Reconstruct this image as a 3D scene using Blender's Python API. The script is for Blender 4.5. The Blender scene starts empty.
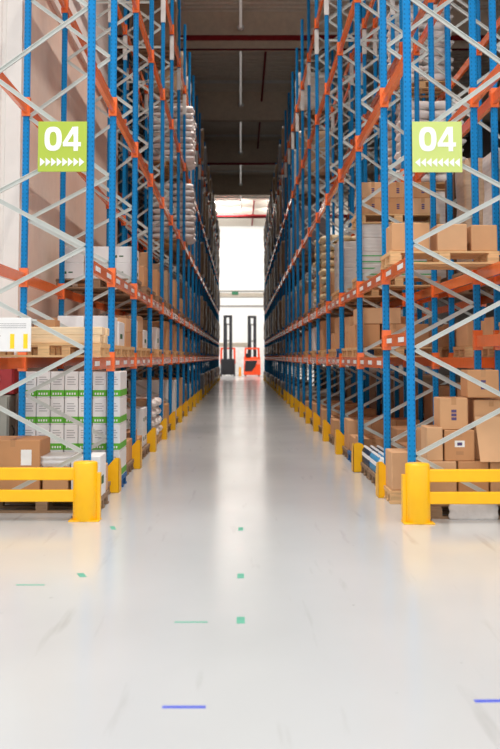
import bpy, bmesh, math, random
from mathutils import Vector
random.seed(4)
scene = bpy.context.scene
COL = scene.collection
PI = math.pi

# ------------------------------------------------------------------ helpers
def s2l(c):
    return tuple(((v/255)/12.92 if v/255 <= .04045 else ((v/255+.055)/1.055)**2.4) for v in c)

MATS = {}
def mat(name, rgb, rough=.6, metal=0, noise=.08, nscale=6, bump=0, emit=0, coat=0, spec=.5, stretch=None):
    if name in MATS: return MATS[name]
    m = bpy.data.materials.new(name); m.use_nodes = True
    nt = m.node_tree; b = nt.nodes['Principled BSDF']
    c = s2l(rgb)
    b.inputs['Roughness'].default_value = rough
    b.inputs['Metallic'].default_value = metal
    b.inputs['Specular IOR Level'].default_value = spec
    if coat: b.inputs['Coat Weight'].default_value = coat
    if emit:
        b.inputs['Emission Color'].default_value = (*c, 1); b.inputs['Emission Strength'].default_value = emit
    tc = nt.nodes.new('ShaderNodeTexCoord')
    n = nt.nodes.new('ShaderNodeTexNoise'); n.inputs['Scale'].default_value = nscale; n.inputs['Detail'].default_value = 3
    src = tc.outputs['Object']
    if stretch:
        mp = nt.nodes.new('ShaderNodeMapping'); mp.inputs['Scale'].default_value = stretch
        nt.links.new(src, mp.inputs['Vector']); src = mp.outputs['Vector']
    nt.links.new(src, n.inputs['Vector'])
    r = nt.nodes.new('ShaderNodeValToRGB')
    r.color_ramp.elements[0].position = .3; r.color_ramp.elements[1].position = .7
    r.color_ramp.elements[0].color = tuple(max(0, v*(1-noise)) for v in c)+(1,)
    r.color_ramp.elements[1].color = tuple(min(1, v*(1+noise)) for v in c)+(1,)
    nt.links.new(n.outputs['Fac'], r.inputs['Fac']); nt.links.new(r.outputs['Color'], b.inputs['Base Color'])
    if bump:
        bp = nt.nodes.new('ShaderNodeBump'); bp.inputs['Strength'].default_value = bump; bp.inputs['Distance'].default_value = .02
        nt.links.new(n.outputs['Fac'], bp.inputs['Height']); nt.links.new(bp.outputs['Normal'], b.inputs['Normal'])
    MATS[name] = m
    return m

class MB:
    def __init__(s): s.v = []; s.f = []; s.sm = []
    def raw(s, vs, fs, smooth=False):
        o = len(s.v); s.v += [tuple(p) for p in vs]; s.f += [tuple(i+o for i in f) for f in fs]; s.sm += [smooth]*len(fs); return s
    def box(s, x0, x1, y0, y1, z0, z1):
        if x0 > x1: x0, x1 = x1, x0
        v = [(x0,y0,z0),(x1,y0,z0),(x1,y1,z0),(x0,y1,z0),(x0,y0,z1),(x1,y0,z1),(x1,y1,z1),(x0,y1,z1)]
        return s.raw(v, [(0,3,2,1),(4,5,6,7),(0,1,5,4),(1,2,6,5),(2,3,7,6),(3,0,4,7)])
    def cbox(s, x0, x1, y0, y1, z0, z1, c):          # box with chamfered edges
        bm = bmesh.new(); t = MB().box(x0,x1,y0,y1,z0,z1)
        vs = [bm.verts.new(p) for p in t.v]
        for f in t.f: bm.faces.new([vs[i] for i in f])
        bmesh.ops.bevel(bm, geom=bm.edges[:], offset=c, segments=1, affect='EDGES')
        bm.verts.index_update()
        s.raw([v.co for v in bm.verts], [[v.index for v in f.verts] for f in bm.faces]); bm.free(); return s
    def prism(s, poly, z0, z1):                        # poly in xy, extruded in z
        n = len(poly)
        v = [(x,y,z0) for x,y in poly]+[(x,y,z1) for x,y in poly]
        return s.raw(v, [tuple(range(n-1,-1,-1)), tuple(range(n,2*n))]+[(i,(i+1)%n,n+(i+1)%n,n+i) for i in range(n)])
    def prism_y(s, poly, y0, y1):                      # poly in xz
        n = len(poly)
        v = [(x,y0,z) for x,z in poly]+[(x,y1,z) for x,z in poly]
        return s.raw(v, [tuple(range(n)), tuple(range(2*n-1,n-1,-1))]+[((i+1)%n,i,n+i,n+(i+1)%n) for i in range(n)])
    def prism_x(s, poly, x0, x1):                      # poly in yz
        n = len(poly)
        v = [(x0,y,z) for y,z in poly]+[(x1,y,z) for y,z in poly]
        return s.raw(v, [tuple(range(n-1,-1,-1)), tuple(range(n,2*n))]+[(i,(i+1)%n,n+(i+1)%n,n+i) for i in range(n)])
    def tube(s, p, q, r, seg=12, r2=None):
        p, q = Vector(p), Vector(q); d = (q-p).normalized()
        u = d.orthogonal().normalized(); w = d.cross(u); r2 = r if r2 is None else r2
        a = [p+(u*math.cos(2*PI*i/seg)+w*math.sin(2*PI*i/seg))*r for i in range(seg)]
        b = [q+(u*math.cos(2*PI*i/seg)+w*math.sin(2*PI*i/seg))*r2 for i in range(seg)]
        s.raw(a+b, [(i,(i+1)%seg,seg+(i+1)%seg,seg+i) for i in range(seg)], True)
        return s.raw(a+b, [tuple(range(seg-1,-1,-1)), tuple(range(seg,2*seg))])
    def lathe(s, prof, c=(0,0), seg=16):               # prof list of (r,z)
        n = len(prof); vs = []
        for r, z in prof:
            for i in range(seg): vs.append((c[0]+r*math.cos(2*PI*i/seg), c[1]+r*math.sin(2*PI*i/seg), z))
        fs = [(k*seg+i, k*seg+(i+1)%seg, (k+1)*seg+(i+1)%seg, (k+1)*seg+i) for k in range(n-1) for i in range(seg)]
        s.raw(vs, fs, True)
        return s.raw(vs[:seg]+vs[-seg:], [tuple(range(seg-1,-1,-1)), tuple(range(seg,2*seg))])
    def bar(s, p, q, w, h, up=(0,1,0)):                # rectangular bar; h measured along 'up'
        p, q = Vector(p), Vector(q); d = (q-p).normalized(); u = Vector(up); u = (u-d*u.dot(d)).normalized(); a = d.cross(u)
        c = [(-1,-1),(1,-1),(1,1),(-1,1)]
        v = [p+a*(i*w/2)+u*(j*h/2) for i,j in c]+[q+a*(i*w/2)+u*(j*h/2) for i,j in c]
        return s.raw(v, [(3,2,1,0),(4,5,6,7)]+[(i,(i+1)%4,4+(i+1)%4,4+i) for i in range(4)])
    def mesh(s, name, m):
        me = bpy.data.meshes.new(name); me.from_pydata(s.v, [], s.f)
        me.polygons.foreach_set('use_smooth', s.sm)
        me.materials.append(m); 
        bm = bmesh.new(); bm.from_mesh(me); bmesh.ops.recalc_face_normals(bm, faces=bm.faces[:]); bm.to_mesh(me); bm.free()
        return me
    def build(s, name, m, parent=None, loc=(0,0,0)):
        return link(name, s.mesh(name, m), parent, loc)

def link(name, me, parent=None, loc=(0,0,0)):
    o = bpy.data.objects.new(name, me); COL.objects.link(o); o.location = loc
    if parent: o.parent = parent
    return o
LABELS = {}
def tag(o, label, cat, group=None):
    w = len(label.split())
    if not 4 <= w <= 16: print('LABEL WORDS', w, o.name, label)
    if label in LABELS and not group: print('LABEL DUP', label)
    LABELS[label] = 1
    o['label'] = label; o['category'] = cat
    if group: o['group'] = group
    return o
def empty(name, label, cat, loc=(0,0,0), group=None):
    o = bpy.data.objects.new(name, None); COL.objects.link(o); o.location = loc; o.empty_display_size = .1
    return tag(o, label, cat, group)
def structure(name, mb, m):
    o = mb.build(name, m); o['kind'] = 'structure'; return o
ORD = ('first second third fourth fifth sixth seventh eighth ninth tenth eleventh twelfth thirteenth fourteenth fifteenth sixteenth '
       'seventeenth eighteenth nineteenth twentieth twenty-first twenty-second twenty-third twenty-fourth twenty-fifth').split()

# ------------------------------------------------------------------ materials
BLUE = mat('post_blue', (0, 132, 198), .45, noise=.05, spec=.25)
def add_holes(m):
    nt = m.node_tree; b = nt.nodes['Principled BSDF']; L = nt.links; N = nt.nodes
    tc = N.new('ShaderNodeTexCoord'); sp = N.new('ShaderNodeSeparateXYZ'); L.new(tc.outputs['Object'], sp.inputs[0])
    def mth(op, a, bb=None):
        n = N.new('ShaderNodeMath'); n.operation = op
        for i, v in enumerate((a, bb)):
            if v is None: continue
            if isinstance(v, (int, float)): n.inputs[i].default_value = v
            else: L.new(v, n.inputs[i])
        return n.outputs[0]
    fz = mth('LESS_THAN', mth('ABSOLUTE', mth('SUBTRACT', mth('FRACT', mth('DIVIDE', sp.outputs[2], .05)), .5)), .2)
    def band(ax): return mth('LESS_THAN', mth('ABSOLUTE', mth('SUBTRACT', mth('ABSOLUTE', ax), .024)), .0065)
    g = N.new('ShaderNodeNewGeometry'); gs = N.new('ShaderNodeSeparateXYZ'); L.new(g.outputs['Normal'], gs.inputs[0])
    k = mth('MULTIPLY', fz, mth('MULTIPLY', band(sp.outputs[0]), mth('GREATER_THAN', mth('ABSOLUTE', gs.outputs[1]), .7)))
    mx = N.new('ShaderNodeMixRGB'); L.new(k, mx.inputs[0])
    L.new(b.inputs['Base Color'].links[0].from_socket, mx.inputs[1]); mx.inputs[2].default_value = (*s2l((0, 98, 152)), 1)
    L.new(mx.outputs[0], b.inputs['Base Color'])
add_holes(BLUE)
ORANGE = mat('beam_orange', (244, 120, 58), .16, noise=.04)
GALV = mat('galvanised_brace', (205, 208, 203), .4, metal=.25, noise=.06)
SLEEVE = mat('splice_grey', (215, 216, 214), .4, metal=.2)
YELLOW = mat('guard_yellow', (255, 190, 0), .38, noise=.05)
WOOD = mat('pallet_wood', (218, 176, 126), .75, noise=.18, nscale=5, stretch=(1,9,9))
WOODG = mat('pallet_wood_grey', (150, 122, 96), .8, noise=.2, nscale=5, stretch=(1,9,9))
PBLUE = mat('pallet_blue', (20, 98, 160), .6, noise=.15)
CARD = [mat('cardboard_%d'%i, c, .8, noise=.05, nscale=4) for i, c in enumerate(((206,156,112),(196,143,98),(212,166,124),(180,132,92)))]
TAPE = mat('packing_tape', (184, 134, 88), .3)
PAPER = mat('paper_label', (238, 238, 236), .6)
INK = mat('purple_ink', (82, 66, 110), .7)
WHITEBOX = mat('white_carton', (232, 231, 230), .6, noise=.03)
GREEN = mat('green_band', (92, 178, 42), .55)
DGREEN = mat('dark_green_print', (30, 92, 52), .6)
GREY = mat('grey_print', (168, 166, 168), .7)
SACK = mat('sack_plastic', (238, 231, 227), .38, noise=.1, nscale=5, bump=.35)
SACKT = mat('sack_tan', (204, 186, 148), .42, noise=.12, nscale=6, bump=.3)
WRAP = [mat('wrapped_%d'%i, c, .3, noise=.14, nscale=7, bump=.4, stretch=(.6,.6,4)) for i, c in enumerate(((178,150,122),(206,200,194),(140,112,88),(120,118,122)))]
STRAP = mat('green_strap', (72, 160, 84), .5)
CRATE = mat('crate_board', (118, 88, 66), .75, noise=.25, nscale=4, stretch=(8,8,.7))
WHITE = mat('white_paint', (246, 246, 244), .5)
BLACK = mat('black_steel', (30, 30, 34), .45)
DGREY = mat('dark_grey', (58, 58, 64), .5)
TORANGE = mat('truck_orange', (232, 74, 28), .4)
RED = mat('red_pipe', (128, 30, 34), .8, spec=.2)
REDBOX = mat('red_cabinet', (170, 40, 44), .45)

# ------------------------------------------------------------------ dimensions
XL, XR, DEP = -1.56, 1.69, 1.06
FL = [11.30]+[13.27+2.8*k for k in range(24)]
FR = [10.98]+[12.80+2.8*k for k in range(24)]
LV = [1.53, 2.54, 4.63, 6.81, 8.98]
BH = .065
TOP = 10.85

# ------------------------------------------------------------------ the setting
def floor_material():
    m = bpy.data.materials.new('coated_concrete'); m.use_nodes = True
    nt = m.node_tree; b = nt.nodes['Principled BSDF']; L = nt.links; N = nt.nodes
    tc = N.new('ShaderNodeTexCoord')
    def noise(sc, det, stretch=(1,1,1)):
        mp = N.new('ShaderNodeMapping'); mp.inputs['Scale'].default_value = stretch; L.new(tc.outputs['Object'], mp.inputs['Vector'])
        n = N.new('ShaderNodeTexNoise'); n.inputs['Scale'].default_value = sc; n.inputs['Detail'].default_value = det
        L.new(mp.outputs[0], n.inputs['Vector']); return n.outputs['Fac']
    def ramp(f, p0, c0, p1, c1):
        r = N.new('ShaderNodeValToRGB'); e = r.color_ramp.elements
        e[0].position = p0; e[0].color = (*c0, 1); e[1].position = p1; e[1].color = (*c1, 1); L.new(f, r.inputs[0]); return r.outputs[0]
    base = ramp(noise(.55, 6, (1,.6,1)), .3, s2l((196,198,199)), .7, s2l((206,208,209)))
    scuff = ramp(noise(1.3, 8, (6,.5,1)), .63, (1,1,1), .80, (.80,.79,.77))     # long tyre scuffs
    spots = ramp(noise(9, 2), .76, (1,1,1), .80, (.70,.70,.70))
    for o in (scuff, spots):
        mx = N.new('ShaderNodeMixRGB'); mx.blend_type = 'MULTIPLY'; mx.inputs[0].default_value = 1
        L.new(base, mx.inputs[1]); L.new(o, mx.inputs[2]); base = mx.outputs[0]
    L.new(base, b.inputs['Base Color'])
    mr = N.new('ShaderNodeMapRange'); L.new(noise(.35, 2), mr.inputs[0]); mr.inputs[1].default_value = .3; mr.inputs[2].default_value = .7
    mr.inputs[3].default_value = .15; mr.inputs[4].default_value = .20; L.new(mr.outputs[0], b.inputs['Roughness'])
    b.inputs['Specular IOR Level'].default_value = .3
    return m
structure('floor', MB().box(-16, 16, -14, 100, -.2, 0), floor_material())

CEIL = mat('steel_deck', (222, 212, 198), .55, noise=.06)
BEAMC = mat('ceiling_girder', (224, 208, 188), .8, noise=.06)
y = 9.0; pts = []
while y < 99.6:
    pts += [(y, 13.3), (y+.16, 13.3), (y+.2, 13.36), (y+.36, 13.36)]; y += .4
structure('ceiling', MB().prism_x(pts+[(99.6, 13.6), (9, 13.6)], -16, 16), CEIL)
for i, yb in enumerate((13.9, 25.25, 36.6, 47.9, 58.9, 70.2)):
    m = MB().box(-16, 16, yb, yb+.12, 12.0, 13.3); m.box(-16, 16, yb-.14, yb+.26, 12.0, 12.06)
    structure('ceiling_beam', m, BEAMC)
    m = MB().box(-14, 14, yb+8.9, yb+8.97, 13.08, 13.2)
    o = m.build('cable_tray', SLEEVE)
    tag(o, 'galvanised tray across the roof, beyond the %s girder from the front' % ORD[i], 'cable tray')
WPANEL = mat('white_wall_panel', (234, 228, 222), .6, noise=.02)
WBEIGE = mat('beige_wall', (226, 206, 190), .75, noise=.03)
WFAR = mat('far_white_wall', (240, 240, 238), .7, noise=.01)
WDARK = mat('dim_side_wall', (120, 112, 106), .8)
# block by the left rack: panelled front face, beige flank with a ledge
m = MB(); x = -16.0; poly = []
while x < -2.92:
    poly += [(x, 14.30), (x+.22, 14.30), (x+.235, 14.33), (x+.285, 14.33)]; x += .3
poly = [p for p in poly if p[0] < -2.9] + [(-2.9, 14.30), (-2.9, 14.45), (-16, 14.45)]
structure('wall_left_front', m.prism(poly, 0, 13.3), WPANEL)
structure('wall_left_side', MB().box(-3.1, -2.9, 14.45, 25.7, 0, 7.0), WBEIGE)
structure('wall_left_upper', MB().box(-3.35, -3.12, 14.45, 25.7, 7.0, 13.3), WPANEL)
structure('trim_1', MB().box(-3.12, -2.84, 14.45, 25.7, 7.0, 7.1), WPANEL)
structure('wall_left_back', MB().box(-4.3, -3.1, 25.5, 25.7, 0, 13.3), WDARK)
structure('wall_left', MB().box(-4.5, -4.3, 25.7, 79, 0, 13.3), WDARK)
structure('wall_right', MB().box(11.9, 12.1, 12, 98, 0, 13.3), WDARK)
structure('wall_far', MB().box(-16, 16, 98, 98.2, 0, 13.3), WFAR)
structure('trim_2', MB().box(-12, 12, 97.8, 98, 6.94, 7.29), mat('far_ledge', (176,166,152), .6))
structure('trim_5', MB().box(-12, 12, 97.85, 98, 7.44, 7.52), mat('far_rail', (150,146,142), .5))
structure('trim_3', MB().box(-12, 12, 97.9, 98, 6.05, 6.2), mat('far_rail', (150,146,142), .5))
structure('trim_4', MB().box(-3.4, .6, 97.88, 98, 2.5, 2.85), mat('far_lintel', (176,166,150), .6))
structure('door_1', MB().box(-3.2, .4, 97.92, 98, 0, 2.5), mat('far_door', (236,235,232), .6))

# ------------------------------------------------------------------ racking
def post_profile():
    w, d = .038, .037
    return [(-w,-d+.012),(-w+.012,-d),(-.012,-d),(-.012,-d+.004),(.012,-d+.004),(.012,-d),(w-.012,-d),(w,-d+.012),
            (w,d-.012),(w-.012,d),(-w+.012,d),(-w,d-.012)]
POST = MB().prism(post_profile(), .01, TOP).mesh('upright', BLUE)
fp = MB().box(-.046,.046,-.045,.07,0,.01)
fp.tube((0,.055,.01),(0,.055,.03),.009,8)
FOOT = fp.mesh('foot_plate', BLUE)
SPL = MB().cbox(-.047,.047,-.044,.044,8.3,8.86,.008).mesh('splice_sleeve', SLEEVE)
def brace_nodes():
    n = [.10]; z = .10
    while z < 3.6: z += .527; n.append(z)
    while z < 10.0: z += .735; n.append(z)
    return n
NODES = brace_nodes()
def brace_bar(mb, xa, za, xb, zb, y):
    p, q = Vector((xa,y,za)), Vector((xb,y,zb)); up = (0,1,0)
    mb.bar(p, q, .044, .008, up)                                # channel: web and two lips
    d = (q-p).normalized(); a = d.cross(Vector(up))
    for s in (-1,1): mb.bar(p+a*s*.019+Vector((0,-.014,0)), q+a*s*.019+Vector((0,-.014,0)), .006, .022, up)
def beam_mesh(L, z0=-BH, z1=BH, side=1):
    m = MB(); m.box(-.022,.022,.045,L-.045,z0,z1); m.box(-.022-.006*0,.03*0+.022,.045,L-.045,z1-.02,z1)
    f = -side                                                   # aisle side
    m.box(f*.022, f*.026, .045, L-.045, z0+.0, z0+.028); m.box(f*.022, f*.026, .045, L-.045, z1-.028, z1)
    return m
_cm = {}
def rack(name, label, xf, side, frames, nb=None, lv=None, braces_single=6, label_levels=(), start=0):
    """side -1: rack extends towards -X from its aisle face, +1 towards +X"""
    root = empty(name, label, 'pallet rack', (0,0,0))
    xs = (xf, xf+side*DEP)
    fr = frames[start:nb+1] if nb else frames[start:]
    rest = MB(); cnt = 0
    for k, y in enumerate(fr):
        for x in xs:
            u = link('upright', POST, root, (x,y,0)); link('foot_plate', FOOT, u)
            link('splice_sleeve', SPL, u)
        segs = []
        for i in range(len(NODES)-1):
            a, b = (xs[1]-side*.03, xs[0]+side*.03) if i % 2 == 0 else (xs[0]+side*.03, xs[1]-side*.03)
            segs.append((a, NODES[i], b, NODES[i+1]))
        for z in (NODES[-1], 7.75): segs.append((xs[0]+side*.03, z+.05, xs[1]-side*.03, z+.05))
        for a, za, b, zb in segs:
            if k < braces_single and cnt < 100:
                mb = MB(); brace_bar(mb, a, za, b, zb, y); mb.build('brace', GALV, root); cnt += 1
            else: brace_bar(rest, a, za, b, zb, y)
    if rest.v: rest.build('brace', GALV, root)['kind'] = 'stuff'
    con = {}
    for s in (0, 1):
        c = MB(); y0, y1 = (-.058, .03) if s else (-.05, .052)
        c.box(-.05,.05,y0,y1,-.1,.13); c.box(-.054,-.046,y0+.01,y1-.01,-.06,-.03); c.box(-.054,-.046,y0+.01,y1-.01,.05,.08)
        con[s] = c.mesh('connector', ORANGE)
    c = MB(); c.box(-.03,.03,.042,.085,-.1,.13); c.box(-.036,-.03,.05,.08,-.06,.09); con[2] = c.mesh('connector', ORANGE)
    beams = []
    for k in range(len(fr)-1):
        L = fr[k+1]-fr[k]
        levels = list(lv(k+start) if lv else LV)
        for li, z in enumerate(levels):
            for x in xs: beams.append((k, L, z, x, li, x == xs[0]))
    rest = MB(); cm = {}
    for j, (k, L, z, x, li, fr_) in enumerate(beams):
        key = round(L, 3)
        if key not in cm: cm[key] = beam_mesh(L, side=side).mesh('beam', ORANGE)
        if j < 100:
            b = link('beam', cm[key], root, (x, fr[k], z))
            cy = 0 if k == 0 else None
            # end connectors hook over the uprights (one wraps the near upright, one the far)
            link('connector', con[2], b)
            link('connector', con[1], b, (0, L, 0))
            if fr_ and li in label_levels:
                if 'lab' not in cm: cm['lab'] = MB().box(-side*.026, -side*.029, -.2, .2, -.026, .026).mesh('location_label', PAPER)
                n = 3 if L > 2 else 2
                for q in range(n): link('location_label', cm['lab'], b, (0, L*(q+.5)/n, 0))
        else:
            o = len(rest.v); rest.v += [(p[0]+x, p[1]+fr[k], p[2]+z) for p in beam_mesh(L, side=side).v]
            bm_ = beam_mesh(L, side=side); rest.f += [tuple(i+o for i in f) for f in bm_.f]; rest.sm += bm_.sm
            rest.box(x-.05, x+.05, fr[k]-.05, fr[k]+.052, z-.1, z+.13)
    if rest.v: rest.build('beam', ORANGE, root)['kind'] = 'stuff'
    # long white strips on far beams: location labels with the glancing shine painted in
    far = MB()
    for j, (k, L, z, x, li, fr_) in enumerate(beams):
        if j >= 100 and fr_ and li in label_levels:
            far.box(x-side*.026, x-side*.029, fr[k]+.3, fr[k]+L-.3, z-.04, z+.04)
    if far.v: far.build('location_label', PAPER, root)['kind'] = 'stuff'
    return root
def LVD(lv, k, li):
    l = lv(k) if lv else LV
    return l[li] if li < len(l) else -9
def lv_right(k): return [1.78]+LV[1:] if k == 0 else LV
rack('pallet_rack', 'blue and orange pallet rack standing in front of the pale panelled wall', XL, -1, FL, label_levels=(0,1))
rack('pallet_rack', 'blue and orange pallet rack facing the aisle opposite the pale wall', XR, 1, FR, lv=lv_right, label_levels=(0,1))
rack('pallet_rack', 'blue and orange rack row back to back behind the right aisle rack', XR+DEP+.24, 1, FR, nb=12, lv=lv_right, braces_single=4)
rack('pallet_rack', 'dim rack row behind the left aisle rack, beyond the beige wall', XL-DEP-.24, -1, FL, nb=18, start=6, braces_single=0)

# ------------------------------------------------------------------ yellow guards
def end_barrier(side, x, xo, y, label):
    r = empty('rack_end_barrier', label, 'barrier', (x, y, 0))
    def column(dx):
        c = MB().lathe([(.112,0),(.12,.012),(.12,.555),(.113,.57),(.09,.575)], (dx,0), 28).build('column', YELLOW, r)
        MB().lathe([(.05,.575),(.045,.579)], (dx,0), 16).build('cap', YELLOW, c)
        f = MB().cbox(dx-.15, dx+.15, -.11, .12, 0, .012, .004).build('base_plate', YELLOW, c)
        for a in (-.135,.135): MB().tube((dx+a,.09,.012),(dx+a,.09,.03),.012,8).build('bolt', DGREY, f)
    column(0); column(xo)
    for z0, z1 in ((.185,.300),(.395,.515)):
        MB().cbox(min(side*.10, xo-side*.1), max(side*.10, xo-side*.1), -.05, .015, z0, z1, .008).build('rail', YELLOW, r)
    s = -side
    MB().prism([(s*.09,-.02),(s*.148,-.02),(s*.148,.08),(s*.09,.08)], .0, .46).build('side_bracket', YELLOW, r)
    return r
end_barrier(-1, -1.53, -1.25, 10.96, 'yellow tube and double-rail barrier before the rack beside the pale panelled wall')
end_barrier(1, 1.715, 1.25, 10.79, 'yellow tube and double-rail barrier before the rack opposite the pale wall')

def guard_mesh(s, hgt, rnd):
    # s = +1: aisle lies towards +X (left rack)
    m = MB(); t = .008
    if rnd: top = [(-.13*s, hgt*.66), (-.12*s, hgt*.82), (-.07*s, hgt*.96), (-.02*s, hgt), (.03*s, hgt*.98), (.055*s, hgt*.9)]
    else:   top = [(-.13*s, hgt*.62), (-.10*s, hgt*.70), (.01*s, hgt), (.055*s, hgt)]
    m.prism_y([(.055*s, 0), (-.13*s, 0)]+top, -.12, -.12+t)
    m.prism_x([(-.12,0),(.16,0),(.16,hgt*.55),(.06,hgt*.93),(-.12,hgt)], .055*s-t*s, .055*s)
    m.box(-.13*s, .055*s, -.12, -.055, 0, .008); m.box(-.005*s, .055*s, -.055, .16, 0, .008)
    for px,py_ in ((-.09*s,-.085),(.02*s,.12)): m.tube((px,py_,.008),(px,py_,.03),.012,8)
    return m
G = {(s,r): guard_mesh(s, .41, r).mesh('upright_guard', YELLOW) for s in (-1,1) for r in (0,1)}
for side, x, fr, nm in ((-1, XL+.065, FL, 'left'), (1, XR-.065, FR, 'right')):
    for k, yk in enumerate(fr[1:]):
        o = link('upright_guard', G[(-side, 1 if (side == 1 and k in (1,)) else 0)], None, (x, yk, 0))
        if k < 12: lab = 'yellow bent steel guard at the foot of the %s %s rack upright' % (ORD[k+1], nm)
        else: lab = 'small dim yellow guard at a distant %s rack upright near the lift trucks' % nm
        tag(o, lab, 'rack guard', 'yellow upright guards along the %s rack' % nm)

# ------------------------------------------------------------------ aisle signs
def sign(x0, x1, y, z0, z1, s, rgb, label):
    r = empty('aisle_sign', label, 'sign', ((x0+x1)/2, y, z0))
    w, h = (x1-x0)/2, z1-z0
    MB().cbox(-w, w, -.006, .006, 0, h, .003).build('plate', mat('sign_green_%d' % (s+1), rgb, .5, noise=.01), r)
    k = h/.52
    def ring(cx, cz, a, b, ia, ib, n=32):
        m = MB(); vs = []
        def se(t, A, B, e=2.6):
            c_, s_ = math.cos(t), math.sin(t)
            return A*abs(c_)**(2/e)*(1 if c_ >= 0 else -1), B*abs(s_)**(2/e)*(1 if s_ >= 0 else -1)
        for yy in (-.006, -.010):
            for A, B in ((a,b),(ia,ib)):
                for i in range(n):
                    px, pz = se(2*PI*i/n, A, B); vs.append((cx+px, yy, cz+pz))
        f = []
        for i in range(n):
            j = (i+1) % n
            f += [(2*n+i,2*n+j,3*n+j,3*n+i), (i,j,n+j,n+i), (i,j,2*n+j,2*n+i), (n+i,n+j,3*n+j,3*n+i)]
        return m.raw(vs, f)
    ring(-.095*k, .34*k, .088*k, .125*k, .036*k, .072*k).build('digit', WHITE, r)
    four = MB()
    c = .095*k
    four.prism_y([(c+.02*k,.215*k),(c+.065*k,.215*k),(c+.065*k,.465*k),(c+.01*k,.465*k),(c+.02*k,.36*k)], -.010, -.006)
    four.prism_y([(c-.09*k,.262*k),(c+.095*k,.262*k),(c+.095*k,.305*k),(c-.09*k,.305*k)], -.0101, -.006)
    four.prism_y([(c-.09*k,.30*k),(c-.045*k,.30*k),(c+.03*k,.42*k),(c+.03*k,.465*k),(c+.008*k,.465*k)], -.0099, -.006)
    four.build('digit', WHITE, r)
    for i in range(8):
        cx = (-.2+.4*i/7)*k; t = s*.026*k
        MB().prism_y([(cx-t,.055*k),(cx+t,.1*k),(cx-t,.145*k)], -.010, -.006).build('arrow', WHITE, r)
    return r
sign(-2.095, -1.59, 11.235, 3.505, 4.03, 1, (174, 194, 66), 'lime green aisle sign reading 04 with arrows pointing right')
sign(1.722, 2.222, 10.915, 3.445, 3.96, -1, (200, 215, 122), 'green aisle sign tinted paler for stronger light, reading 04 with arrows pointing left')  # stronger light on this sign is put into its paler plate colour

# ------------------------------------------------------------------ pallets
def pallet_parts(L, W):
    """L along X, W along Y, height .144, origin at base centre"""
    deck = MB(); n = 5
    for i in range(n):
        c = -W/2+(i+.5)*W/n; deck.box(-L/2, L/2, c-W/n*.43, c+W/n*.43, .122, .144)
    for x in (-L/2+.06, 0, L/2-.06): deck.box(x-.06, x+.06, -W/2, W/2, .1, .122)
    blocks = [MB().box(x-.06, x+.06, yy-.05, yy+.05, .022, .1) for x in (-L/2+.07, 0, L/2-.07) for yy in (-W/2+.05, 0, W/2-.05)]
    skids = [MB().box(-L/2, L/2, yy-.05, yy+.05, 0, .022) for yy in (-W/2+.05, 0, W/2-.05)]
    return deck, blocks, skids
_pm = {}
def pallet(cx, cy, z, label, m=WOOD, L=1.2, W=.8, detail=True, group=None):
    key = (L, W, m.name, detail)
    if key not in _pm:
        d, b, s = pallet_parts(L, W)
        if detail: _pm[key] = (d.mesh('deck', m), [q.mesh('block', m) for q in b], [q.mesh('skid', m) for q in s])
        else:
            for q in b+s: d.raw(q.v, q.f)
            _pm[key] = d.mesh('pallet', m)
    t = _pm[key]
    if not detail:
        return tag(link('pallet', t, None, (cx,cy,z)), label, 'pallet', group)
    r = empty('pallet', label, 'pallet', (cx,cy,z), group)
    link('deck', t[0], r)
    for q in t[1]: link('block', q, r)
    for q in t[2]: link('skid', q, r)
    return r

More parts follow.
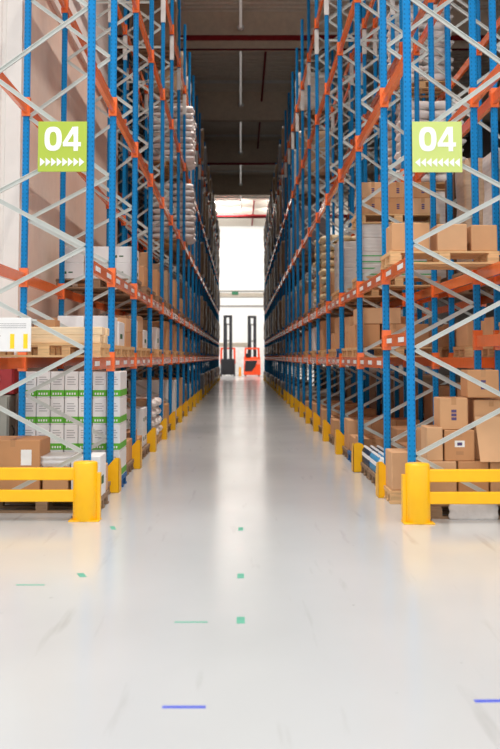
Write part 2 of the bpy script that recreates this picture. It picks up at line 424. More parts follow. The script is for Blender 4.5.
# ------------------------------------------------------------------ cartons
_cc = {}
def carton(x0, x1, y0, y1, z0, z1, label, style='tan', v=0, group=None, detail=True, name='carton', rot=0, sideface=-1):
    """sideface: -1 = aisle side is -X (right rack), +1 = aisle side is +X (left rack)"""
    w, d, h = abs(x1-x0), y1-y0, z1-z0
    key = (round(w,3), round(d,3), round(h,3), style, v, detail, sideface)
    if key not in _cc:
        body = {'tan': CARD[v % 4], 'green': WHITEBOX, 'white': WHITEBOX, 'wrapped': WRAP[1], 'strapped': WRAP[1], 'brownwrap': WRAP[0], 'mark': CARD[v % 4], 'label': CARD[v % 4], 'plain': CARD[v % 4]}[style]
        parts = []
        g = .004
        bm_ = MB().cbox(-w/2+g, w/2-g, -d/2+g, d/2-g, 0, h-.001, min(.008, h*.05)).mesh(name, body)
        e = .0015
        sf = sideface*(w/2-g)
        if detail:
            if style in ('tan', 'mark', 'label'):
                t = MB(); t.box(-.025,.025,-d/2+g-e,d/2-g,h-.002,h+e*.4); t.box(-.025,.025,-d/2+g-e,-d/2+g+.001,h-.07,h)
                parts.append(('tape', t.mesh('tape', TAPE)))
            if style == 'mark':
                t = MB(); u = min(w,h)
                for q in range(3): t.box(-u*.09, u*.09, -d/2+g-e, -d/2+g, h*(.30+q*.12), h*(.39+q*.12))
                parts.append(('print', t.mesh('print', INK)))
            if style == 'label':
                t = MB().box(-w*.16, w*.16, -d/2+g-e, -d/2+g, h*.45, h*.66)
                parts.append(('label', t.mesh('label', PAPER)))
                parts.append(('print', MB().box(-w*.08, w*.08, -d/2+g-2*e, -d/2+g, h*.5, h*.6).mesh('print', INK)))
                parts.append(('print', MB().box(-w*.12, w*.12, -d/2+g-e, -d/2+g, h*.2, h*.32).mesh('print', CARD[3])))
            if style == 'green':
                t = MB().box(-w/2+g, w/2-g, -d/2+g-e, -d/2+g, h*.06, h*.30); t.box(sf, sf+sideface*e, -d/2+g, d/2-g, h*.06, h*.30)
                parts.append(('band', t.mesh('band', GREEN)))
                t = MB()
                for q in range(4): t.box(-w*.34+q*w*.18, -w*.34+q*w*.18+w*.1, -d/2+g-2*e, -d/2+g, h*.12, h*.2)
                parts.append(('print', t.mesh('print', PAPER)))
                t = MB()
                for q in range(4): t.box(-w*.3, w*(.3-.1*(q % 2)), -d/2+g-e, -d/2+g, h*(.5+.09*q), h*(.53+.09*q))
                parts.append(('print', t.mesh('print', GREY)))
            if style == 'white':
                parts.append(('print', MB().box(-w*.36, -w*.2, -d/2+g-e, -d/2+g, h*.3, h*.46).mesh('print', DGREEN)))
                parts.append(('print', MB().box(-w*.12, w*.05, -d/2+g-e, -d/2+g, h*.36, h*.44).mesh('print', DGREEN)))
                parts.append(('print', MB().box(sf, sf+sideface*e, -d*.3, d*.1, h*.3, h*.5).mesh('print', DGREEN)))
            if style == 'strapped':
                t = MB()
                for q in (.12, .6): t.box(-w/2+g, w/2-g, -d/2+g-e, -d/2+g, h*q, h*(q+.1)); t.box(sf, sf+sideface*e, -d/2+g, d/2-g, h*q, h*(q+.1))
                parts.append(('strap', t.mesh('strap', STRAP)))
        _cc[key] = (bm_, parts)
    me, parts = _cc[key]
    o = link(name, me, None, ((x0+x1)/2, (y0+y1)/2, z0)); o.rotation_euler[2] = rot
    tag(o, label, {'carton':'box'}.get(name, name), group)
    for n, pm in parts: link(n, pm, o)
    return o

DESC = {'tan':'tan carton', 'green':'green-banded white carton', 'white':'white carton', 'wrapped':'film-wrapped carton', 'strapped':'green-strapped carton',
        'brownwrap':'brown wrapped carton', 'mark':'purple-marked carton', 'label':'labelled tan carton', 'plain':'plain carton'}
def stack(side, cx, cy, z, w, d, h, nx, ny, nz, style, where, gap=0, jitter=.0, skip=(), vs=None, detail=True):
    """carton stack centred on (cx,cy) base z; columns counted from the aisle; hidden inner cartons left out"""
    cw, cd, ch = w/nx, d/ny, h/nz
    aisle = 1 if side < 0 else -1
    for iz in range(nz):
        for ix in range(nx):
            for iy in range(ny):
                if (ix, iy, iz) in skip: continue
                if iy > 0 and ix > 0 and iz < nz-1: continue
                xa = cx+aisle*(w/2-ix*cw); xb = xa-aisle*cw
                jx = random.uniform(-jitter, jitter)*0; jy = random.uniform(0, jitter) if iy == 0 else 0
                y0 = cy-d/2+iy*cd
                lab = '%s, %s up,%s %s from aisle, %s' % (DESC[style], ORD[iz], ' rear' if iy else '', ORD[ix], where)
                carton(min(xa,xb), max(xa,xb), y0+jy, y0+cd, z+iz*ch, z+(iz+1)*ch, lab, style, (vs if vs is not None else (ix+iz*2+iy) % 3), group='cartons, '+where, detail=detail, sideface=aisle)

LW = ['floor', 'first level', 'second level', 'third level', 'fourth level', 'fifth level']
SN = {-2:'dim back row', -1:'left rack', 1:'right rack', 2:'rear row'}
PN = ['front', 'middle', 'back']
def where(side, bay, lev, pos): return '%s pallet, %s bay, %s, %s' % (PN[pos], ORD[bay], LW[lev], SN[side])
def slot(side, bay, pos):
    fr = FL if side < 0 else FR
    if bay == 0: return {0: fr[0]+(.5 if side < 0 else .50), 1: fr[0]+(1.4 if side < 0 else 1.345)}[pos]
    return fr[bay]+.51+.89*pos
def cxof(side): return {-2: -3.40, -1: -2.13, 1: 2.27, 2: 3.58}[side]
def zof(side, bay, lev):
    if lev == 0: return 0
    z = LV[lev-1]+BH+.003
    if lev == 1 and bay == 0 and side > 0: z = 1.79+BH
    return z
def pal(side, bay, lev, pos, m=WOOD, detail=True, L=1.2, W=.8):
    cx, cy, z = cxof(side), slot(side, bay, pos), zof(side, bay, lev)
    k = 'blue' if m is PBLUE else ('weathered' if m is WOODG else 'light')
    pallet(cx, cy, z, '%s wooden pallet in %s bay, %s, %s, %s slot' % (k, ORD[bay], LW[lev], SN[side], PN[pos]), m, L, W, detail, 'pallets in the racks')
    return cx, cy, z+.145
def load(side, bay, lev, pos, w, d, h, nx, ny, nz, style, m=WOOD, detail=True, vs=None, off=0, pd=None):
    cx, cy, z = pal(side, bay, lev, pos, m, detail if pd is None else pd)
    stack(side, cx+off, cy, z, w, d, h, nx, ny, nz, style, where(side, bay, lev, pos), jitter=.02, vs=vs, detail=detail)

# wrapped loads -------------------------------------------------------
def wrap_mesh(w, d, h, seed, m, name='wrapped_load'):
    rnd = random.Random(seed); bm = bmesh.new(); bmesh.ops.create_cube(bm, size=2)
    bmesh.ops.subdivide_edges(bm, edges=bm.edges[:], cuts=7, use_grid_fill=True)
    for v in bm.verts:
        x, y, z = v.co
        k = (abs(x) > .99)+(abs(y) > .99)+(abs(z) > .99)
        b = .02*math.sin(6*z+seed)+.012*rnd.uniform(-1,1)
        if k >= 2: b -= .025
        fx = 1+b if abs(x) > .99 else 1; fy = 1+b if abs(y) > .99 else 1
        zz = z+(-.03 if (z > .99 and k >= 2) else 0)
        v.co = (x*w/2*.96*fx, y*d/2*.96*fy, (zz*.5+.5)*h)
    me = bpy.data.meshes.new(name); bm.to_mesh(me); bm.free(); me.materials.append(m)
    me.polygons.foreach_set('use_smooth', [True]*len(me.polygons)); return me
# sacks -------------------------------------------------------------
def sack_mesh(w, d, h, seed, m):
    rnd = random.Random(seed); bm = bmesh.new(); bmesh.ops.create_cube(bm, size=2)
    bmesh.ops.subdivide_edges(bm, edges=bm.edges[:], cuts=5, use_grid_fill=True)
    for v in bm.verts:
        x, y, z = v.co
        r = 1-.42*(abs(x)**4)-.42*(abs(y)**4)+.15*(abs(x)**4)*(abs(y)**4)
        z2 = z*max(.22, r)
        z2 += .10*math.sin(5*x+seed)*math.cos(4*y+seed*2)*(1 if abs(z) > .9 else 0)
        sx = 1-.06*abs(z)**2+.03*math.sin(7*y+seed); sy = 1-.08*abs(z)**2+.03*math.sin(6*x+seed*3)
        v.co = (x*w/2*sx, y*d/2*sy, (z2*.5+.5)*h)
    me = bpy.data.meshes.new('sack'); bm.to_mesh(me); bm.free(); me.polygons.foreach_set('use_smooth', [True]*len(me.polygons)); me.materials.append(m); return me
SACKS = [sack_mesh(.605, .40, .178, i, SACK) for i in range(4)]
SACKS_T = [sack_mesh(.62, .44, .17, i+9, SACKT) for i in range(4)]
def sacks(side, bay, lev, pos, nz, tan=False, m=WOOD, ov=0):
    cx, cy, z = pal(side, bay, lev, pos, m, False); ms = SACKS_T if tan else SACKS
    wh = where(side, bay, lev, pos); al = 1 if side < 0 else -1
    cx += al*ov
    for iz in range(nz):
        for ix in range(2):
            for iy in range(2):
                if iy and ix and iz < nz-1: continue
                o = link('sack', ms[(ix+iz*3+iy*2) % 4], None, (cx+al*(.295-.59*ix)+random.uniform(-.03,.03), cy-.2+.4*iy+random.uniform(-.01,.01), z+iz*(.174 if not tan else .166)))
                o.rotation_euler[2] = random.uniform(-.08,.08)+(PI if (ix+iz) % 2 else 0)
                tag(o, '%s sack, %s up,%s %s from aisle, %s' % ('tan' if tan else 'greyish-white', ORD[iz], ' rear' if iy else '', ORD[ix], wh), 'sack', 'sacks, '+wh)

_wm = {}
def wrapped(side, bay, lev, pos, h, v=0, m=WOODG, w=1.14, d=.78, detail=False):
    cx, cy, z = pal(side, bay, lev, pos, m, detail)
    if bay > 10 and side in (-1, 1): cx -= side*.13
    key = (round(h,2), v, w, d)
    if key not in _wm: _wm[key] = wrap_mesh(w, d, h, len(_wm), WRAP[v])
    o = link('wrapped_load', _wm[key], None, (cx,cy,z))
    tag(o, '%s film-wrapped load, %s' % (('brown','pale','dark brown','grey')[v], where(side,bay,lev,pos)), 'wrapped load', 'film-wrapped loads in the racks')

# ================================================================== LEFT RACK LOADS
# first bay, floor
pallet(-2.05, 11.86, 0, 'weathered wooden pallet on the floor behind the barrier by the pale wall', WOODG)
carton(-2.64,-2.07,11.47,12.1,.145,.745,'large creased tan carton behind the yellow rails near the pale wall','tan',1,name='carton')
lab = bpy.data.objects[-1] if False else None
o = MB().box(-.055,.055,-.001,.001,-.08,.08).build('shipping_label', PAPER, None, (0,0,0))
big = [q for q in COL.objects if q.get('label','').startswith('large creased')][0]
o.parent = big; o.location = (.14, -.314, .42)
carton(-2.05,-1.78,11.48,12.2,.145,.46,'low tan carton behind yellow rails, under the film bag','plain',0)
carton(-1.76,-1.45,11.50,12.0,.145,.575,'white carton just behind the yellow tube near the pale wall','white',0,sideface=1)
carton(-1.775,-1.46,12.02,12.26,.145,.44,'low tan carton behind the white carton, first bay, left rack','plain',2)
FILM = mat('plastic_film_bag', (214,212,212), .25, noise=.1, bump=.6, nscale=9)
tag(link('film_bag', wrap_mesh(.33,.6,.11,3,FILM,'film_bag'), None, (-1.92,11.8,.462)), 'crumpled clear-white film bag on the low tan carton behind yellow rails', 'bag')
# second pallet of the first bay
load(-1, 0, 0, 1, 1.1, .74, .28, 3, 1, 1, 'plain', WOODG)
# first bay, first level : timber crate pieces and white placard
pallet(-2.05, 11.86, LV[0]+BH+.003, 'light wooden pallet carrying planks on the first level near the pale wall')
zt = LV[0]+BH+.148
PLANK = mat('plank_wood', (236,206,166), .7, noise=.1, nscale=5, stretch=(1,9,9))
for i in range(3):
    for j in range(2):
        o = MB().cbox(-.58,.58,-.1,.1,0,.085,.006).build('plank', PLANK, None, (-2.05+.02*((i+j)%2), 11.62+.22*i, zt+.0865*j))
        tag(o, 'thick timber plank, %s layer, %s from front, on the first-level pallet' % (('lower','upper')[j], ORD[i]), 'plank', 'timber planks on the first-level pallet')
carton(-2.18,-1.95,11.6,11.9,zt+.174,zt+.25,'small flat tan carton lying on the timber planks','plain',3)
r = empty('notice_board', 'white notice board with two yellow stripes hung at the rack end', 'notice board', (-2.36, 11.25, 1.655))
MB().cbox(-.22,.22,-.012,.012,0,.345,.004).build('board', WHITEBOX, r)
for x in (.03,.165): MB().box(x-.022,x+.022,-.0135,-.012,.03,.18).build('stripe', mat('stripe_yellow',(250,210,30),.5), r)
MB().prism_y([(-.2,.15),(-.12,.13),(-.09,.16),(-.15,.2),(-.2,.18)], -.0135, -.012).build('picture', mat('print_brown',(150,110,90),.6), r)
t = MB()
for z in (.24,.26,.28): t.box(-.1,.17,-.0132,-.012,z,z+.006)
t.build('print', GREY, r)
MB().box(-.27,.27,.012,.03,.31,.33).build('hanging_bar', GALV, r)
# second bay
pallet(-2.05, 13.78, 0, 'blue pallet on the floor under the green-banded white cartons', PBLUE)
stack(-1, -2.05, 13.78, .145, 1.19, .78, 1.28, 7, 2, 4, 'green', where(-1,1,0,0))
load(-1, 1, 0, 1, 1.15, .76, 1.05, 3, 2, 4, 'plain', WOODG)
load(-1, 1, 0, 2, 1.15, .76, .30, 3, 2, 1, 'tan', WOODG)
load(-1, 1, 1, 0, .66, .7, .36, 2, 1, 1, 'white', WOOD, off=.22)
load(-1, 1, 1, 1, 1.1, .7, .32, 3, 1, 1, 'white', WOOD)
load(-1, 1, 1, 2, 1.1, .7, .4, 3, 1, 2, 'tan', WOOD)
load(-1, 2, 2, 0, 1.12, .74, .48, 3, 2, 2, 'white', WOODG)
# mid bays: floor, first and second levels
load(-1, 2, 0, 0, 1.1, .74, .36, 3, 2, 1, 'tan', WOODG)
load(-1, 2, 0, 1, 1.1, .74, .20, 2, 2, 1, 'plain', WOODG)
load(-1, 2, 0, 2, 1.1, .74, .62, 3, 2, 2, 'white', WOODG)
load(-1, 2, 1, 0, 1.1, .7, .42, 3, 1, 1, 'white')
load(-1, 2, 1, 1, 1.1, .7, .50, 3, 1, 2, 'tan')
load(-1, 2, 1, 2, 1.1, .7, .30, 2, 1, 1, 'white')
load(-1, 2, 2, 2, 1.1, .74, .34, 2, 2, 1, 'plain', WOODG)
load(-1, 3, 0, 0, 1.1, .74, .72, 3, 2, 2, 'plain', WOODG)
sacks(-1, 3, 0, 1, 4)
sacks(-1, 3, 0, 2, 4)
load(-1, 3, 1, 0, 1.1, .7, .5, 3, 1, 2, 'tan')
load(-1, 3, 1, 2, 1.1, .7, .42, 3, 1, 1, 'white')
load(-1, 3, 2, 0, 1.1, .74, .66, 3, 2, 2, 'tan', WOODG)
load(-1, 3, 2, 2, 1.1, .74, .5, 3, 2, 1, 'plain', WOODG)
rnd = random.Random(11)
for b in range(4, 7):
    for p in (0, 2):
        load(-1, b, 0, p, 1.12, .74, rnd.choice((.45,.7,.9)), 2, 1, 1, rnd.choice(('plain','tan','white')), WOODG, detail=False)
        load(-1, b, 1, p, 1.12, .74, rnd.choice((.4,.55,.62)), 2, 1, 1, rnd.choice(('plain','tan','white')), WOOD, detail=False)
        load(-1, b, 2, p, 1.12, .74, rnd.choice((.4,.5,.7)), 1, 1, 2, rnd.choice(('plain','tan','brownwrap')), WOODG, detail=False)
for b in range(7, 11):
    for p in (0, 2):
        for lv_ in (0, 1, 2): wrapped(-1, b, lv_, p, (.6, .45, .9)[lv_], (0,2,1,2)[(b*3+lv_+p) % 4])
for bb in (7,):
    for lv_ in (3, 4):
        for p in (0, 1): sacks(-1, bb, lv_, p, 9-p, ov=.22)
for b in (8, 9, 10):
    for lv_ in (3, 4, 5): wrapped(-1, b, lv_, (b+lv_) % 3, (1.2,1.5,1.35)[(b*2+lv_) % 3], (b+lv_) % 3)
wrapped(-1, 7, 5, 1, 1.2, 0)
wrapped(-1, 5, 5, 2, 1.2, 2); wrapped(-1, 6, 5, 0, 1.3, 0)
for b in range(11, 24):
    for lv_ in range(6):
        wrapped(-1, b, lv_, (b+lv_) % 3, (.8, .5, 1.2, 1.3, 1.4, 1.3)[lv_], (2,3,2,0)[(b*3+lv_) % 4])  # far bays get mostly darker wraps, their shade put into the colour
# ================================================================== RIGHT RACK LOADS
# first bay floor
pallet(2.37, 11.46, 0, 'film-smeared wooden pallet on the floor behind the barrier opposite the pale wall', WOODG, L=1.0)
def cR(x0,x1,y0,z0,z1,label,style,v=0,d=.36): return carton(x0+.02,x1+.02,y0+.12,y0+.12+d,z0,z1,label,style,v)
cR(1.84,2.14,10.98,.145,.56,'tan carton low behind the yellow rails, next to the yellow tube','plain',2)
cR(2.15,2.46,10.98,.145,.56,'tan carton low behind the yellow rails, second from the yellow tube','plain',1)
cR(2.47,2.80,10.98,.145,.56,'tan carton low behind the yellow rails, third from the yellow tube','plain',0)
cR(1.84,2.01,11.0,.56,.90,'narrow tan carton on the low carton next to the yellow tube','plain',2)
cR(2.02,2.33,11.0,.56,.87,'labelled tan carton under the purple-printed carton behind the yellow rails','label',1)
cR(1.98,2.27,11.02,.87,1.19,'tan carton with a purple print stack on the labelled carton','mark',0)
cR(2.34,2.70,11.10,.56,1.17,'tall tan carton with small label behind the leaning cardboard sheet','label',0)
cR(2.27,2.60,11.06,1.19,1.47,'topmost purple-printed tan carton in the stack behind the yellow rails','mark',1)
for yb,(za,zb) in ((11.38,(.145,.6)),):
    cR(1.86,2.3,11.46,.145,.85,'tan carton in the second row behind the narrow carton','plain',3,.3)
    cR(2.32,2.78,11.46,.145,1.18,'tall tan carton in the second row under the topmost carton','plain',3,.3)
m = MB().prism_x([(10.90,.0),(10.91,.0),(11.03,.58),(11.02,.58)], 0, 1)
o = MB().raw([(2.38,11.030,.562),(2.84,11.030,.562),(2.82,11.190,1.0),(2.365,11.190,1.0),(2.38,11.036,.562),(2.84,11.036,.562),(2.82,11.198,1.0),(2.365,11.198,1.0)],
             [(0,1,2,3),(7,6,5,4),(0,4,5,1),(1,5,6,2),(2,6,7,3),(3,7,4,0)]).build('cardboard_sheet', CARD[2])
tag(o, 'pale cardboard sheet leaning on the carton stack behind the yellow rails', 'cardboard sheet')
tag(link('film_bag', wrap_mesh(.5,.05,.15,5,FILM,'film_bag'), None, (2.3,11.02,0)), 'crumpled film under the lower yellow rail opposite the pale wall', 'bag')
# aisle-side half pallet with one pinkish carton
pallet(2.03, 12.44, 0, 'small wooden pallet under the lone tan carton beside the yellow tube', WOOD, .8, .56)
o = carton(1.65,2.18,12.18,12.70,.145,.56,'lone pinkish-tan carton on a small pallet beside the yellow tube','plain',2)
MB().box(-.035,.035,-.001,.001,-.05,.05).build('label', PAPER, o, (-.02,-.2575,.24))
# second level, first bay : three cartons on a pallet
pallet(2.22, 12.32, LV[1]+BH+.003, 'light wooden pallet with three cartons above the first bay, right rack', WOOD)
z = LV[1]+BH+.148
carton(1.65,2.07,11.96,12.46,z,z+.31,'tan carton nearest the aisle of three on the second-level pallet','tan',0)
carton(2.15,2.48,11.96,12.46,z,z+.30,'middle tan carton of three on the second-level pallet','plain',2)
carton(2.52,2.81,11.96,12.46,z,z+.29,'tan carton farthest from the aisle of three on the second-level pallet','plain',0)
# second bay floor : bottles on a pallet
BOT = mat('bottle_blue', (60,140,185), .2, noise=.15, nscale=9); BOT2 = mat('bottle_dark', (36,58,84), .2, noise=.2); CAPM = mat('bottle_cap', (240,240,242), .4)
def bottle_meshes(m):
    return (MB().lathe([(.036,0),(.043,.008),(.043,.09),(.040,.1),(.043,.11),(.043,.2),(.03,.245),(.016,.262),(.016,.27)], seg=14).mesh('bottle', m),
            MB().lathe([(.019,.268),(.019,.292),(.017,.295)], seg=12).mesh('cap', CAPM), MB().lathe([(.0436,.12),(.0436,.19)], seg=14).mesh('label', CAPM))
B1, B2 = bottle_meshes(BOT), bottle_meshes(BOT2)
B3 = bottle_meshes(mat('bottle_white', (214,222,228), .25, noise=.1))
for pos, t, cn in ((0, B3, 'whitish'), (1, B1, 'light blue'), (2, B2, 'dark blue')):
    cx, cy, zz = pal(1, 1, 0, pos, WOODG)
    for ix in range(3):
        for iy in range(8):
            o = link('bottle', t[0], None, (cx-.54+.09*ix, cy-.35+.1*iy, zz)); link('cap', t[1], o); link('label', t[2], o); o.scale = (1,1,.78)
            tag(o, '%s bottle, %s from aisle, %s from front, in the second-bay bottle rows' % (cn, ORD[ix], ORD[iy]), 'bottle', 'bottles on the floor pallets')
    carton(cx-.2,cx+.56,cy-.38,cy+.38,zz,zz+(.62,.34,.5)[pos],'%s tan carton behind the %s bottles on the floor pallet' % (('large','low','plain')[pos], cn),'plain',3)
# third and later bays
load(1, 2, 0, 0, 1.14, .74, .30, 3, 1, 1, 'tan', WOODG)
load(1, 2, 0, 1, 1.14, .74, .25, 2, 1, 1, 'plain', PBLUE)
load(1, 2, 0, 2, 1.14, .74, .46, 3, 1, 2, 'tan', WOODG)
cx, cy, zz = pal(1, 2, 1, 0)
carton(1.72,2.0,cy-.35,cy+.3,zz,zz+.33,'upright tan carton under the wide overhanging carton, first level, right rack','plain',1)
carton(2.02,2.38,cy-.35,cy+.3,zz,zz+.33,'second tan carton under the wide overhanging carton, first level, right rack','tan',0)
carton(2.4,2.7,cy-.35,cy+.3,zz,zz+.33,'third tan carton under the wide overhanging carton, first level, right rack','plain',3)
carton(1.68,2.3,cy-.36,cy+.34,zz+.33,zz+.56,'wide tan carton overhanging its stack on the first level, right rack','plain',2)
load(1, 2, 1, 1, 1.1, .74, .34, 3, 1, 1, 'tan')
load(1, 2, 1, 2, 1.1, .74, .5, 3, 1, 2, 'tan')
w_ = where(1, 2, 2, 0)
cx, cy, zz = pal(1, 2, 2, 0)
stack(1, cx, cy, zz, 1.08, .76, .36, 3, 2, 2, 'strapped', w_)
stack(1, cx, cy, zz+.36, 1.08, .76, .40, 2, 2, 2, 'wrapped', 'upper layers, third bay, second level, right rack')
pallet(cx, cy, zz+.76, 'light wooden pallet on top of pale wrapped cartons in the right rack', WOOD)
stack(1, cx, cy, zz+.905, 1.08, .74, .46, 3, 2, 2, 'mark', 'upper pallet, third bay, second level')
load(1, 3, 2, 0, 1.1, .74, .7, 3, 1, 2, 'wrapped'); load(1, 3, 2, 1, 1.1, .74, .9, 3, 1, 3, 'wrapped')
load(1, 3, 1, 0, 1.1, .74, .42, 3, 1, 1, 'tan', PBLUE); load(1, 3, 1, 1, 1.1, .74, .56, 3, 1, 2, 'plain'); load(1, 3, 1, 2, 1.1, .74, .3, 2, 1, 1, 'tan')
load(1, 3, 0, 0, 1.14, .74, .34, 3, 1, 1, 'tan', WOODG); load(1, 3, 0, 2, 1.14, .74, .3, 3, 1, 1, 'plain', WOODG)
sacks(1, 4, 2, 1, 8, True); sacks(1, 5, 2, 0, 9, True)
for b in range(4, 7):
    for p in (0, 2):
        load(1, b, 0, p, 1.12, .74, rnd.choice((.3,.36,.5)), 2, 1, 1, rnd.choice(('plain','tan')), WOODG, detail=False)
        load(1, b, 1, p, 1.12, .74, rnd.choice((.4,.55,.62)), 2, 1, 1, rnd.choice(('plain','tan','white')), WOOD, detail=False)
        if (b, p) != (5, 0): load(1, b, 2, p, 1.12, .74, rnd.choice((.4,.5,.7)), 1, 1, 2, rnd.choice(('plain','tan','wrapped')), WOODG, detail=False)
for b in range(7, 11):
    for p in (0, 2):
        for lv_ in (0, 1, 2): wrapped(1, b, lv_, p, (.4, .45, .9)[lv_], (0,2,1,2)[(b*3+lv_+p) % 4])
for b in range(8, 11):
    for lv_ in (3, 4, 5): wrapped(1, b, lv_, (b+lv_) % 3, (1.2,1.5,1.35)[(b*2+lv_) % 3], (b+lv_) % 4)
for b in range(11, 24):
    for lv_ in range(6):
        wrapped(1, b, lv_, (b+lv_) % 3, (.5, .5, 1.2, 1.3, 1.4, 1.3)[lv_], (2,3,2,0)[(b*3+lv_) % 4])  # mostly dark wraps again, shade of the far bays painted in
# rear row of the right rack
for b in (0, 1, 2, 3):
    for p in ((0,1) if b == 0 else (0,2)):
        load(2, b, 0, p, 1.12, .74, (.9,1.1,1.0)[b % 3], 2, 1, 1, 'plain', WOODG, vs=3)
        load(2, b, 1, p, 1.12, .74, (.34,.42)[p % 2], 2, 1, 1, 'tan', WOOD)
wrapped(2, 0, 2, 1, 1.5, 1); wrapped(2, 1, 2, 0, 1.35, 1); wrapped(2, 1, 2, 2, 1.55, 0)
wrapped(2, 3, 2, 0, 1.4, 1); wrapped(2, 2, 2, 2, 1.5, 1)
sacks(2, 3, 3, 2, 9); sacks(2, 4, 4, 0, 9); sacks(2, 4, 3, 1, 9); 
for b in range(4, 12):
    for p in (0, 2): wrapped(2, b, 0, p, 1.1, 2)
for b in range(7, 18):
    for p in (0, 2): wrapped(-2, b, 0, p, 1.1, 2)
cx, cy, zz = pal(2, 2, 2, 0, WOODG)
r = empty('wooden_crate', 'dark upright board crate on the second level of the right rear row', 'crate', (cx,cy,zz))
MB().cbox(-.5,.5,-.34,.34,0,1.5,.01).build('body', CRATE, r)
for i in range(7): MB().box(-.5+i*.155,-.5+i*.155+.12,-.362,-.34,0,1.55).build('board', CRATE, r)

# ------------------------------------------------------------------ wall cabinets, left
r = empty('fire_cabinet', 'red cabinet with white cord hung on the pale panelled wall', 'cabinet', (-3.22, 14.285, 1.13))
MB().cbox(-.35,.35,-.3,0,0,.44,.01).build('body', REDBOX, r)
MB().cbox(-.33,.33,-.32,-.3,.02,.42,.004).build('door', REDBOX, r)
t = MB(); p = None
for i in range(12):
    q = (.15+.02*math.sin(i*.9), -.335, .5-.035*i)
    if p: t.tube(p, q, .012, 8)
    p = q
t.build('cord', WHITE, r)
r = empty('metal_cabinet', 'grey metal cabinet with black loop handle beneath the red cabinet', 'cabinet', (-3.25, 14.285, 0))
MB().cbox(-.35,.35,-.42,0,.0,1.12,.01).build('body', mat('cabinet_grey',(150,148,138),.5), r)
d = MB().cbox(-.34,.33,-.44,-.42,.03,1.1,.004).build('door', mat('cabinet_grey',(150,148,138),.5), r)
t = MB(); c = []
for i in range(9): c.append((.36+.035*math.sin(PI*i/8), -.30, .58+.16*i/8))
for a, b in zip(c, c[1:]): t.tube(a, b, .009, 8)
t.build('handle', BLACK, d)

# ------------------------------------------------------------------ lift trucks
def truck(x, y, body, guard, label, facing):
    r = empty('lift_truck', label, 'forklift', (x, y, 0))
    # chassis
    if facing == 'fork':
        MB().cbox(-.62,.62,-.1,1.0,.12,1.45,.05).build('chassis', DGREY, r)
        MB().cbox(-.5,.5,-.35,-.1,.2,1.35,.03).build('fork_carriage', BLACK, r)
        for s in (-1,1): MB().cbox(s*.34-.06, s*.34+.06, -1.35,-.3,.10,.15,.01).build('fork', BLACK, r)
        for s in (-1,1): MB().cbox(s*.56-.07, s*.56+.07, -1.1,-.05,.06,.28,.02).build('reach_leg', DGREY, r)
        ys = -.12
    else:
        MB().prism_x([(-.5,.10),(.95,.10),(.95,1.6),(.1,1.6),(-.35,1.35),(-.5,1.0)], -.7, .7).build('chassis', body, r)
        MB().prism_y([(-.62,.42),(-.05,.42),(.25,.8),(.42,1.3),(-.58,1.3)], -.53, -.35).build('front_panel', BLACK, r)
        MB().cbox(-.55,-.1,-.1,.4,1.58,1.9,.03).build('seat', BLACK, r)
        ys = .98
    for s in (-1,1):
        MB().box(s*.28-.09, s*.28+.09, ys-.08, ys+.09, .1, 5.05).build('mast_rail', BLACK, r)
        MB().box(s*.15-.04, s*.15+.04, ys-.02, ys+.12, .3, 4.95).build('inner_mast_rail', DGREY, r)
    for z in (.9, 2.9, 4.3, 4.9): MB().box(-.36,.36,ys-.04,ys+.04,z,z+(.2 if z > 4.8 else .09)).build('mast_crossbar', BLACK, r)
    MB().tube((-.1,ys+.02,.4),(-.1,ys+.02,4.3),.045,10).build('lift_cylinder', DGREY, r)
    og = MB()
    for s in (-1,1):
        for yy in (0,.85): og.bar((s*.58,yy,1.05),(s*.55,yy,2.3),.16,.14)
    og.box(-.62,.62,-.05,.0,2.25,2.38); og.box(-.62,.62,.88,.93,2.25,2.38); og.box(-.62,-.53,0,.9,2.25,2.38); og.box(.53,.62,0,.9,2.25,2.38)
    for k in range(5): og.box(-.4+k*.2-.02,-.4+k*.2+.02,0,.9,2.29,2.34)
    og.build('overhead_guard', guard, r)
    for s in (-1,1):
        MB().tube((s*.50,-.2 if facing != 'fork' else -.9,.15),(s*.62,-.2 if facing != 'fork' else -.9,.15),.15,16).build('wheel', BLACK, r)
        MB().tube((s*.50,.8,.17),(s*.62,.8,.17),.17,16).build('wheel', BLACK, r)
truck(-1.08, 92.6, DGREY, TORANGE, 'dark reach truck seen fork side, mast up, by the far white wall', 'fork')
truck(.96, 92.6, TORANGE, TORANGE, 'orange-bodied reach truck parked by the far white wall', 'body')
tag(MB().lathe([(.16,0),(.16,.02),(.1,.03),(.1,.72),(.07,.75)], seg=16).build('bollard', mat('bollard_yellow',(250,170,30),.45), None, (-.06,93.2,0)), 'short yellow bollard on the floor between the two reach trucks', 'bollard')

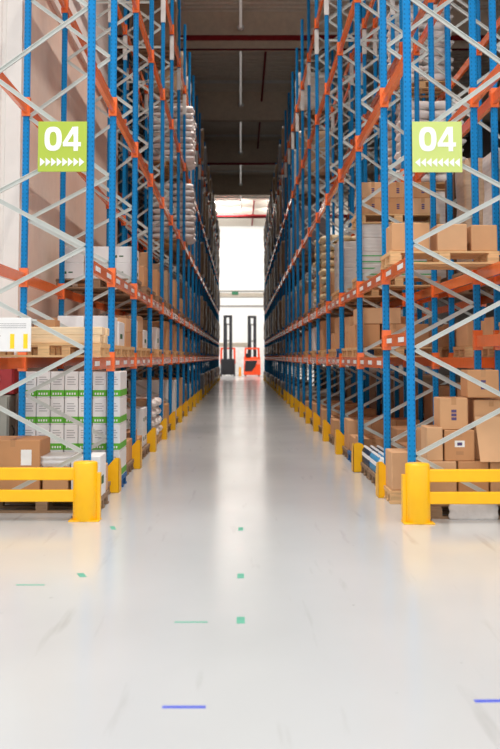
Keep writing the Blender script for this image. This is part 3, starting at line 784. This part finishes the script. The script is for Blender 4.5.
# ------------------------------------------------------------------ ceiling services
TL = []
TUBE = mat('lamp_tube', (255,250,240), .4, emit=4.0)
DIFF = mat('lamp_diffuser', (236,232,226), .4, emit=.16)
for i, yb in enumerate((2.6, 13.9, 25.25, 36.6, 47.9, 58.9, 70.2)):
    y0, y1 = yb+.45, yb+11.0
    r = empty('ceiling_light', 'long white light trunking over the aisle, %s run from the front' % ORD[i], 'ceiling light', (0, y0, 12.62))
    MB().cbox(-.05,.05,0,y1-y0,.04,.14,.01).build('housing', WHITE, r)
    MB().box(-.04,.04,.02,y1-y0-.02,.0,.04).build('diffuser', DIFF, r)
    MB().lathe([(.02,-.08),(.11,-.04),(.13,.02),(.11,.09),(.04,.13)], (0,y1-y0), 12).build('end_sensor', WHITE, r)
    for yy in (1.5, 8.5): MB().tube((0,yy,.14),(0,yy,.68),.012,6).build('hanger', GALV, r)
    l = bpy.data.lights.new('trunking_lamp', 'AREA'); l.shape = 'RECTANGLE'; l.size = .12; l.size_y = 8; l.energy = (260,260,240,50,25,20,20)[i]; l.color = (1,.95,.88); l.spread = math.radians(110)
    lo = bpy.data.objects.new('trunking_lamp', l); COL.objects.link(lo); lo.location = (0, (y0+y1)/2, 12.58)
for i, (yy, xa, xb) in enumerate(((80.6,-2.6,.05),(85.0,-2.6,.05),(80.6,-6.5,-3.4),(85.0,-6.5,-3.4),(80.6,2.6,5.3),(85.0,2.6,5.3))):  # first two tubes hang in view; other four added unseen for far light
    r = empty('ceiling_light', 'bright tube lamp across the far ceiling, %s of six, last four added unseen' % ORD[i], 'ceiling light', ((xa+xb)/2, yy, 13.0))
    w = (xb-xa)/2
    TL.append(((xa+xb)/2, yy, 2*w))
    MB().box(-w,w,-.09,.09,.06,.2).build('housing', WHITE, r); MB().tube((-w,0,.02),(w,0,.02),.07,12).build('tube', TUBE, r)
PIPES = [((-4.2,36.1,12.25),(11.8,36.1,12.25),.09,'thick red sprinkler pipe across the aisle at the nearest visible girder'),
         ((-4.2,36.35,11.92),(11.8,36.35,11.92),.035,'thin dark red pipe just under the nearest visible girder'),
         ((-4.2,58.5,11.95),(11.8,58.5,11.95),.06,'red sprinkler pipe under the third visible dark girder'),
         ((-10,81.0,12.0),(10,81.0,12.0),.14,'red sprinkler pipe across the ceiling before the far wall'),
         ((.92,36.8,12.85),(.92,47.7,12.85),.045,'red branch pipe above the aisle between the first and second visible girders'),
         ((1.0,81.6,13.24),(1.0,97,13.24),.06,'red branch pipe running to the far wall')]
PIPES.append(((.92,48.2,12.85),(.92,58.7,12.85),.045,'red branch pipe above the aisle between the second and third visible girders'))
for a, b, rr, lab in PIPES:
    pm_ = MB().tube(a, b, rr, 12)
    for q in (.15, .4, .6, .85):
        c_ = Vector(a).lerp(Vector(b), q); pm_.tube((c_.x,c_.y,c_.z), (c_.x,c_.y,13.29 if a[2] > 12.8 or a[1] > 80 else a[2]), .012, 6)
    o = pm_.build('sprinkler_pipe', RED if '36.35' not in str(a) else mat('dark_red_pipe',(92,32,34),.8, spec=.2)); tag(o, lab, 'pipe')
r = empty('exit_sign', 'small green exit sign on the far white wall above the dark truck', 'sign', (-.5, 97.75, 7.15))
MB().box(-.28,.28,-.06,.05,-.02,.26).build('housing', mat('exit_green',(20,110,70),.5), r)

# ------------------------------------------------------------------ floor marks
TG = mat('green_tape', (96,172,148), .6); TB = mat('blue_tape', (70,92,214), .5)
import mathutils
th = math.atan(.077); CX, HY, F, HC = 240.7, 357., 1100., 1.60
for nm, x, yy, w, d, rz, m, lab in (
    ('floor_tape', -.26, 5.18, .20, .035, 0, TB, 'blue tape strip on the floor left of the aisle centre'),
    ('floor_tape', 1.17, 5.27, .16, .04, .05, TB, 'blue tape strip on the floor at the right frame edge'),
    ('floor_tape', -.30, 6.80, .20, .03, 0, TG, 'long green tape strip on the floor near the green square'),
    ('floor_tape', 0, 6.85, .05, .17, 0, TG, 'green tape square on the floor, nearest on the centre line'),
    ('floor_tape', 0, 8.21, .05, .17, 0, TG, 'green tape square on the centre line, second from the camera'),
    ('floor_tape', 0, 10.42, .045, .2, 0, TG, 'faint green tape square on the centre line, third from the camera'),
    ('floor_tape', -1.17, 8.24, .05, .15, .3, TG, 'green tape square left of centre in front of the yellow barrier'),
    ('floor_tape', -1.2, 10.48, .045, .2, .2, TG, 'green tape square on the floor right beside the left yellow tube'),
    ('floor_tape', -1.48, 7.89, .2, .03, 0, TG, 'faint green tape strip on the floor before the left yellow barrier')):
    o = MB().box(-w/2, w/2, -d/2, d/2, 0, .0012).build(nm, m, None, (x, yy, 0)); o.rotation_euler[2] = rz; tag(o, lab, 'tape')

# ------------------------------------------------------------------ light
w = bpy.data.worlds.new('daylight'); scene.world = w; w.use_nodes = True
bg = w.node_tree.nodes['Background']; bg.inputs[0].default_value = (1.0, 1.0, .995, 1); bg.inputs[1].default_value = 1.0
def area(name, loc, rot, sx, sy, e, col=(1,.97,.93), spread=180):
    l = bpy.data.lights.new(name, 'AREA'); l.shape = 'RECTANGLE'; l.size = sx; l.size_y = sy; l.energy = e; l.color = col; l.spread = math.radians(spread)
    o = bpy.data.objects.new(name, l); COL.objects.link(o); o.location = loc; o.rotation_euler = rot; return o
for x_, y_, w_ in TL: area('tube_lamp', (x_, y_, 12.9), (math.radians(38),0,0), w_, .14, 390)  # turned to brighten the far wall; four belong to the added tubes

# ------------------------------------------------------------------ camera
cam = bpy.data.cameras.new('camera'); co = bpy.data.objects.new('camera', cam); COL.objects.link(co)
co.location = (0, 0, HC); co.rotation_euler = (PI/2+th, 0, 0)
cam.sensor_fit = 'HORIZONTAL'; cam.sensor_width = 24; cam.lens = 24*F/500
# Blender's shift is in units of the larger image side for AUTO and of the width for HORIZONTAL
cam.shift_x = (250-CX)/500; cam.shift_y = -(374.5-(HY-F*.077))/500
cam.clip_end = 300; cam.clip_start = .1
cam.dof.use_dof = True; cam.dof.focus_distance = 13.5; cam.dof.aperture_fstop = 2.4
scene.camera = co
vs = scene.view_settings; vs.view_transform = 'Standard'; vs.look = 'None'; vs.gamma = 1; vs.use_curve_mapping = False
vs.exposure = .40
scene.cycles.use_denoising = True
scene.cycles.max_bounces = 8; scene.cycles.diffuse_bounces = 4
